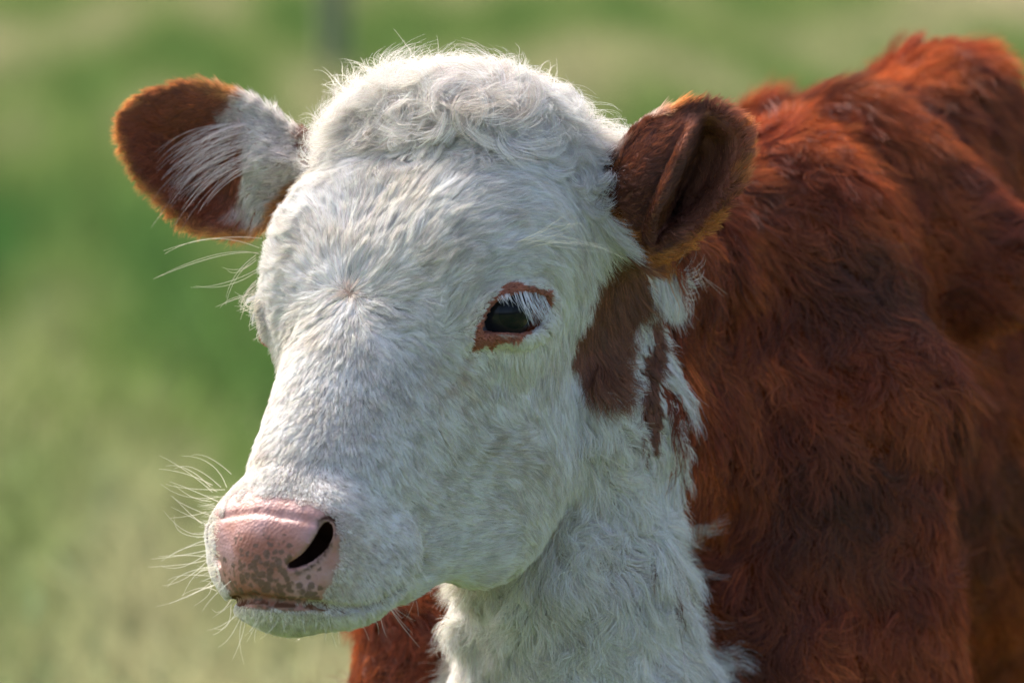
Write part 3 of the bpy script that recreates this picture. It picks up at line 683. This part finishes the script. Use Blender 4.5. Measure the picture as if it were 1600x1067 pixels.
def muz_len(p):
    m, a1, a2 = muzzle_masks(p); a1 = np.maximum(a1, a2); return face_len(p) * np.where(m, 0.45 + 0.75 * sstep(0, -34, a1), 1.15)
low = thd[:, 1] > 0.235
tuft('face_fur', face_w * ~muz * ~low, 230000, face_len, face_lift, 0.00016, M_FUR, clump=0.58, csize=0.0042, k=6, wild=0.13, seed=3, wave=0.04)
tuft('face_fur', face_w * ~muz * low, 130000, face_len, face_lift, 0.00015, M_FUR, clump=0.40, csize=0.0030, k=5, wild=0.10, seed=14, wave=0.03)
tuft('muzzle_fur', face_w * muz, 100000, muz_len, 0.42, 0.00014, M_FUR, clump=0.30, csize=0.0030, k=4, wild=0.10, seed=4)
poll_w = vis * (tr_ == 5)
tuft('poll_fur', poll_w, 60000, lambda p: (0.015 + 0.009 * sstep(0.07, 0.0, to_head(p)[:, 1])) * (1 - 0.45 * sstep(0.075, 0.105, np.abs(to_head(p)[:, 0]))), 0.50, 0.00020, M_FUR, clump=0.80, csize=0.012, k=8, wild=0.50, seed=5, curl=0.24)
tuft('poll_curls', poll_w * (thd[:, 1] < 0.05), 42000, lambda p: 0.025 * (1 - 0.4 * sstep(0.075, 0.105, np.abs(to_head(p)[:, 0]))), 0.50, 0.00020, M_FUR, clump=0.92, csize=0.0125, k=12, wild=0.9, seed=6, curl=0.50, sag=0.05)
tuft('neck_fur', vis * (tr_ == 1), 130000, lambda p: 0.024 + 0.006 * waves(9, 20)(p), 0.50, 0.00022, M_FUR, clump=0.70, csize=0.012, k=7, wild=0.32, seed=7, curl=0.10)
tuft('coat_fur', vis * (tr_ == 2), 190000, lambda p: 0.032 + 0.007 * waves(10, 12)(p), 0.30, 0.00036, M_COAT, clump=0.60, csize=0.020, k=7, wild=0.30, seed=8, curl=0.10)
def ear_len(p):
    x, y = to_px(p); r = regions(p)[0]
    ea = -poly_sdf(EARA, x, y); eb = -poly_sdf(EARB, x, y)
    La = 0.007 + 0.006 * (1 - sstep(4, 20, ea)); Lb = 0.0065 + 0.0055 * (1 - sstep(4, 20, eb)) * (x > 1030)
    return np.where(r == 3, La, Lb)
def ear_lift(p):
    x, y = to_px(p); return 0.35 + 0.3 * (1 - sstep(4, 16, np.maximum(-poly_sdf(EARA, x, y), -poly_sdf(EARB, x, y))))
ea_w = vis * (tr_ == 3) * np.where((poly_sdf(EARA, tpx, tpy) < -22) & (tpx < 350), 0.5, 1)
eb_w = vis * (tr_ == 4) * np.where((poly_sdf(EARB, tpx, tpy) < -22) & (tpx > 1065), 0.22, 1)
tuft('ear_fur', ea_w, 34000, ear_len, ear_lift, 0.00018, M_COAT, clump=0.45, csize=0.006, k=6, wild=0.22, seed=12, curl=0.06)
tuft('ear_fur', eb_w, 30000, ear_len, ear_lift, 0.00018, M_COAT, clump=0.45, csize=0.006, k=6, wild=0.22, seed=13, curl=0.06)
print('coat done', round(time.time() - T0, 1))

# ---------------------------------------------------------------- eyes
def eye_material():
    m, t, out = nodes('eyeball'); L = t.links
    at = N(t, 'ShaderNodeAttribute', _attribute_name='off'); r = ramp(t, [(0.0, (0.004, 0.005, 0.008)), (0.42, (0.005, 0.007, 0.010)), (0.46, (0.018, 0.016, 0.016)), (0.70, (0.014, 0.016, 0.022)), (0.78, (0.02, 0.022, 0.03)), (0.83, (0.30, 0.31, 0.36)), (1.0, (0.50, 0.46, 0.46))])
    L.new(at.outputs['Fac'], r.inputs[0]); b = N(t, 'ShaderNodeBsdfPrincipled', Roughness=0.07); b.inputs['IOR'].default_value = 1.34; b.inputs['Specular IOR Level'].default_value = 0.32
    L.new(r.outputs[0], b.inputs['Base Color']); L.new(b.outputs[0], out.inputs[0]); return m
M_EYE = eye_material()
def eyeball(sgn):
    c = from_head((eye_c * [sgn, 1, 1])[None])[0]
    if sgn > 0: gaze = snap(808, 490, -0.34); gaze = q(806, 490, c[1] - 0.02) - c
    else: g = to_head(from_head(eye_c[None])[0] + (q(806, 490, from_head(eye_c[None])[0][1] - 0.02) - from_head(eye_c[None])[0])) - eye_c; gaze = A_ * -g[0] + D_ * g[1] + N_ * g[2]
    gaze /= np.linalg.norm(gaze); u = np.cross(gaze, [0, 0, 1.0]); u /= np.linalg.norm(u); v = np.cross(u, gaze)
    vs, fs, off = [], [], []; nr, ns = 40, 48
    for i in range(nr + 1):
        th = math.pi * i / nr
        for j in range(ns):
            ph = 2 * math.pi * j / ns; rr = EYE_R * (1 + 0.055 * math.exp(-(th / 0.75) ** 4))
            vs.append(c + rr * (math.cos(th) * gaze + math.sin(th) * (math.cos(ph) * u + math.sin(ph) * v)))
            r1 = math.sin(min(th, 1.57)) * 0.91
            off.append(min(1.0, (r1 if r1 > 0.52 else math.hypot(math.cos(ph) * math.sin(th) / 0.62, math.sin(ph) * math.sin(th) / 0.42) * 0.44)) if th < 1.57 else 1.0)
    for i in range(nr):
        for j in range(ns): fs.append((i * ns + j, i * ns + (j + 1) % ns, (i + 1) * ns + (j + 1) % ns, (i + 1) * ns + j))
    o = link_mesh('eye', to_world(np.array(vs)), fs, body, M_EYE); a = o.data.attributes.new('off', 'FLOAT', 'POINT'); a.data.foreach_set('value', np.array(off, np.float32)); return o
EYES = {1: eyeball(1), -1: eyeball(-1)}

# single long hairs: (start, bend, end) in the picture, turned into strands that leave the skin there
def strands(name, rows, r, col, flip=False, per=1, spread=0.0, out=0.012, k=8, parent=None):
    pts, rad, cl = [], [], []
    for row in rows:
        for _ in range(per):
            x0, y0, x1, y1, x2, y2 = [v + rng.normal() * spread for v in row]
            p0 = snap(x0, y0); 
            if p0[1] > 0.45: p0 = q(x0, y0, 0.1)
            d0 = p0[1]; p1 = q(x1, y1, d0 - out); p2 = q(x2, y2, d0 - out * 0.8)
            t = np.linspace(0, 1, k)[:, None]; P = (1 - t) ** 2 * p0 + 2 * t * (1 - t) * p1 + t * t * p2
            sets = [from_head(to_head(P) * [-1, 1, 1]) if flip else P]
            for s_ in sets: pts.append(s_); rad.append(r * (1 - 0.75 * t[:, 0] ** 1.3)); cl.append(np.array(col) * (0.85 + 0.3 * rng.random()))
    return make_curves(name, np.array(pts), np.array(rad), np.array(cl), M_FUR, parent or body)
lash = []
for i in range(95):
    f = rng.random() ** 0.8; x0 = 776 + 76 * f; y0 = np.interp(x0, [766, 790, 820, 852], [472, 460, 455, 463]) + rng.normal() * 1.2
    ln = 11 + 45 * sstep(0.15, 0.6, f) + rng.normal() * 4; ang = R_(68 - 8 * f + rng.normal() * 8)
    lash.append((x0, y0, x0 + ln * 0.25 * math.cos(ang) + 1, y0 + ln * 0.45, x0 + ln * math.cos(ang), y0 + ln * math.sin(ang)))
for sg in (1, -1): strands('eyelashes', lash, 0.00017, (0.82, 0.82, 0.84), flip=sg < 0, out=0.011, parent=EYES[sg])
low = []
for i in range(60):
    x0 = rng.uniform(775, 842); y0 = np.interp(x0, [775, 810, 845], [522, 520, 500]); low.append((x0, y0, x0 + 6, y0 + 3, x0 + 14 + rng.normal() * 3, y0 + 7 + rng.normal() * 2))
for sg in (1, -1): strands('lower_lashes', low, 0.00020, (0.55, 0.42, 0.33), flip=sg < 0, out=0.005, parent=EYES[sg])
WH = [(335, 762, 300, 740, 250, 716), (342, 755, 290, 735, 262, 735), (345, 752, 320, 715, 294, 716), (335, 770, 290, 765, 258, 755), (333, 785, 290, 790, 262, 757), (331, 800, 300, 800, 268, 765), (331, 812, 300, 815, 270, 808), (331, 830, 290, 840, 262, 812), (330, 845, 300, 850, 258, 868), (330, 858, 290, 872, 245, 870),
      (331, 868, 290, 885, 240, 880), (332, 880, 290, 890, 256, 915), (334, 890, 300, 900, 268, 922), (336, 900, 300, 930, 258, 950), (340, 905, 310, 915, 290, 925), (345, 915, 330, 935, 300, 960), (365, 942, 340, 950, 326, 962), (370, 948, 340, 970, 338, 985), (378, 952, 350, 980, 345, 1003), (388, 955, 380, 980, 365, 1010), (400, 958, 395, 985, 380, 1000), (412, 960, 405, 990, 390, 1003),
      (430, 965, 425, 985, 415, 995), (450, 970, 450, 985, 446, 1000), (470, 970, 475, 990, 480, 1003), (500, 970, 505, 985, 500, 998), (520, 968, 530, 985, 545, 1000), (560, 945, 575, 965, 585, 985), (590, 940, 600, 960, 600, 985), (610, 930, 625, 950, 640, 960), (640, 905, 655, 930, 662, 965), (655, 890, 668, 910, 670, 940), (600, 945, 620, 970, 650, 1000), (620, 955, 640, 980, 660, 1010)]
strands('whiskers', WH, 0.00019, (0.82, 0.79, 0.68), per=2, spread=9)
FINEW = []
for i in range(260):
    f = rng.random(); 
    if f < 0.5: x0 = rng.uniform(372, 560); y0 = np.interp(x0, [372, 430, 510, 560], [945, 958, 966, 955]); dx, dy = rng.normal() * 5 + (x0 - 460) * 0.05, rng.uniform(10, 26)
    elif f < 0.8: x0 = rng.uniform(560, 660); y0 = np.interp(x0, [560, 600, 640, 660], [950, 935, 908, 870]) - rng.uniform(2, 25); dx, dy = rng.uniform(5, 16), rng.uniform(12, 30)
    else: x0 = rng.uniform(334, 344); y0 = rng.uniform(765, 915); dx, dy = -rng.uniform(10, 34), rng.normal() * 9
    FINEW.append((x0, y0, x0 + dx * 0.5 + 2, y0 + dy * 0.4, x0 + dx, y0 + dy))
strands('whiskers', FINEW, 0.00015, (0.80, 0.78, 0.66), spread=1)
BROW = [(402 + 2 * (i % 3), 440 + 3 * i, 388, 452 + 3 * i, 378 - (i % 4) * 2, 462 + 5 * (i % 6)) for i in range(14)] + [(800, 385, 840, 375, 895, 360), (790, 390, 850, 365, 905, 350), (805, 380, 850, 362, 890, 330), (815, 388, 870, 375, 960, 385), (800, 375, 860, 380, 950, 395), (840, 370, 900, 372, 975, 400), (845, 385, 880, 360, 900, 340),
        (402, 440, 385, 455, 372, 480), (402, 445, 385, 470, 380, 495), (400, 450, 380, 460, 378, 485), (404, 470, 385, 490, 392, 510), (402, 455, 360, 465, 340, 482), (402, 420, 350, 455, 300, 455), (402, 400, 360, 430, 350, 470), (405, 395, 350, 385, 245, 440), (408, 380, 330, 360, 250, 395), (400, 410, 370, 430, 355, 420), (410, 500, 395, 505, 388, 512), (412, 508, 400, 520, 402, 535), (414, 515, 405, 525, 398, 528), (410, 495, 395, 500, 385, 490),
        (1060, 400, 1080, 420, 1135, 458), (1070, 398, 1095, 430, 1105, 450), (1130, 345, 1145, 360, 1162, 392), (905, 700, 950, 715, 990, 745)]
strands('whiskers', BROW, 0.00022, (0.80, 0.75, 0.62), per=2, spread=4)
EARL = []
for i in range(150):      # long pale hairs that stream out of the far ear
    f = rng.random(); x0 = rng.uniform(345, 400); y0 = rng.uniform(190, 262); ln = rng.uniform(60, 125)
    EARL.append((x0, y0, x0 - ln * 0.55, y0 + ln * 0.10 + (y0 - 225) * 0.2, x0 - ln * (0.85 + 0.15 * f), y0 + ln * (0.35 + 0.45 * f) + (y0 - 225) * 0.3))
strands('ear_tuft', EARL, 0.00018, (0.70, 0.62, 0.60), spread=2, out=-0.004)
FLY = []
for i in range(130):
    x0 = rng.uniform(520, 950); y0 = np.interp(x0, [520, 560, 640, 790, 860, 950], [135, 112, 105, 112, 130, 220]); ln = rng.uniform(14, 38); an = R_(-90 + (x0 - 720) * 0.22 + rng.normal() * 35)
    FLY.append((x0, y0, x0 + ln * 0.7 * math.cos(an), y0 + ln * 0.9 * math.sin(an), x0 + ln * math.cos(an) + rng.normal() * 10, y0 + ln * math.sin(an) + abs(rng.normal()) * 8))
FLY += [(655, 100, 635, 70, 615, 45), (683, 95, 686, 75, 682, 55), (870, 135, 872, 110, 870, 90), (505, 200, 490, 170, 470, 178), (506, 202, 488, 172, 468, 188), (508, 205, 495, 168, 466, 180), (640, 155, 625, 130, 608, 110)]
strands('stray_hairs', FLY, 0.00018, (0.80, 0.77, 0.68), per=1, spread=1)

# ---------------------------------------------------------------- meadow
def grass_ground():
    m, t, out = nodes('meadow_soil'); L = t.links
    tc = N(t, 'ShaderNodeTexCoord')
    a = N(t, 'ShaderNodeTexNoise', Scale=0.55, Detail=3.0); b = N(t, 'ShaderNodeTexNoise', Scale=3.0, Detail=6.0)
    L.new(tc.outputs['Object'], a.inputs['Vector']); L.new(tc.outputs['Object'], b.inputs['Vector'])
    r = ramp(t, [(0.30, (0.035, 0.085, 0.018)), (0.48, (0.065, 0.125, 0.028)), (0.62, (0.16, 0.17, 0.06)), (0.75, (0.27, 0.22, 0.11))])
    mx = N(t, 'ShaderNodeMath', _operation='MULTIPLY_ADD', i1=0.35); L.new(b.outputs[0], mx.inputs[0]); sub = N(t, 'ShaderNodeMath', _operation='SUBTRACT', i1=0.17); L.new(a.outputs[0], sub.inputs[0]); L.new(sub.outputs[0], mx.inputs[2])
    L.new(mx.outputs[0], r.inputs[0]); bs = N(t, 'ShaderNodeBsdfPrincipled', Roughness=0.95); L.new(r.outputs[0], bs.inputs['Base Color']); L.new(bs.outputs[0], out.inputs[0]); return m
gr = link_mesh('ground', [(-400, -30, 0), (400, -30, 0), (400, 900, 0), (-400, 900, 0)], [(0, 1, 2, 3)], None, grass_ground(), False); gr['kind'] = 'structure'
def meadow(n):
    # blades in the wedge the lens sees and a margin round it
    y = 2.5 + 30 * rng.random(n) ** 0.8; x = (rng.random(n) - 0.5) * (y * 0.22 + 2.2)
    keep = ~((np.abs(x - 0.5) < 1.2) & (y > 4.6) & (y < 7.5) & (rng.random(n) < 0.0)); x, y = x[keep], y[keep]; n = len(x)
    p = np.stack([x, y, np.zeros(n)], 1)
    yy = CAM.z / np.tan(PITCH + np.arctan((np.array([0, 60, 150, 260, 420, 620, 800, 1067]) - 533.5) / 10000))[::-1]
    pa = p * np.array([1.1, 0.13, 1.0]); patch = waves(71, 1.0)(pa) * 0.6 + waves(72, 2.2)(pa) * 0.35
    px = 800 + x / y * 10000
    dry = np.interp(y, yy, [0.40, 0.26, -0.10, -0.12, -0.02, 0.02, 0.16, 0.42]) + patch * 0.40      # how bleached the sward is with distance
    dry = np.clip(dry, 0, 1)[:, None]
    deep = np.clip(-(np.interp(y, yy, [0.40, 0.26, -0.10, -0.12, -0.02, 0.02, 0.16, 0.42]) + patch * 0.40) * 2, 0, 1)[:, None]
    col = np.array([0.125, 0.180, 0.055]) * (1 - dry) + np.array([0.40, 0.35, 0.22]) * dry
    col = col * (1 - deep) + np.array([0.045, 0.115, 0.030]) * deep
    col *= np.exp(rng.normal(size=(n, 1)) * 0.25)
    h = rng.uniform(0.06, 0.16, n)[:, None]; th = rng.uniform(0, 6.28, n); ld = np.stack([np.cos(th), np.sin(th), 0 * th], 1) * h * rng.uniform(0.2, 0.9, n)[:, None]
    k = 4; t = np.linspace(0, 1, k)[None, :, None]
    P = p[:, None] + ld[:, None] * t ** 1.8 + np.array([0, 0, 1.0]) * (h[:, None] * t * (1 - 0.2 * t))
    m, tr2, out = nodes('grass_blade'); L = tr2.links; at = N(tr2, 'ShaderNodeAttribute', _attribute_name='tint'); df = N(tr2, 'ShaderNodeBsdfDiffuse'); tl = N(tr2, 'ShaderNodeBsdfTranslucent'); mx = N(tr2, 'ShaderNodeMixShader', i0=0.4)
    L.new(at.outputs['Color'], df.inputs['Color']); L.new(at.outputs['Color'], tl.inputs['Color']); L.new(df.outputs[0], mx.inputs[1]); L.new(tl.outputs[0], mx.inputs[2]); L.new(mx.outputs[0], out.inputs[0])
    cal = (P - np.array(ORIG)) @ M3
    o = make_curves('grass', cal, np.tile(0.004 * (1 - 0.9 * np.linspace(0, 1, k))[None], (n, 1)), np.clip(col, 0.003, 0.8), m); o['kind'] = 'stuff'
    return o
meadow(int(150000 * min(1, FURN * 2)))
# a weathered post far back in the meadow
def wood():
    m, t, out = nodes('weathered_wood'); L = t.links; tc = N(t, 'ShaderNodeTexCoord'); mp = N(t, 'ShaderNodeMapping'); mp.inputs['Scale'].default_value = (12, 12, 1.5); n_ = N(t, 'ShaderNodeTexNoise', Scale=3.0, Detail=6.0); L.new(tc.outputs['Object'], mp.inputs[0]); L.new(mp.outputs[0], n_.inputs['Vector'])
    r = ramp(t, [(0.3, (0.11, 0.13, 0.07)), (0.7, (0.20, 0.22, 0.13))]); L.new(n_.outputs[0], r.inputs[0]); b = N(t, 'ShaderNodeBsdfPrincipled', Roughness=0.9); L.new(r.outputs[0], b.inputs['Base Color']); L.new(b.outputs[0], out.inputs[0]); return m
def post(px, dist):
    x = (px - 800) / 10000 * dist; vs, fs = [], []; ns = 12; prof = [(0.0, 0.048), (0.5, 0.046), (1.0, 0.045), (1.28, 0.044), (1.31, 0.036), (1.32, 0.0)]
    for z, r in prof:
        for j in range(ns): a = 6.283 * j / ns; vs.append((r * math.cos(a) * (1 + 0.08 * math.sin(3 * a)), r * math.sin(a), z + 0.01 * math.sin(2 * a) * (z > 1)))
    for i in range(len(prof) - 1):
        for j in range(ns): fs.append((i * ns + j, i * ns + (j + 1) % ns, (i + 1) * ns + (j + 1) % ns, (i + 1) * ns + j))
    o = link_mesh('fence_post', vs, fs, None, wood()); o.location = (x, dist, 0); o['label'] = 'dark round wooden post standing in the grass far behind the poll'; o['category'] = 'post'; return o
post(522, 21.0)
print('scene done', round(time.time() - T0, 1))
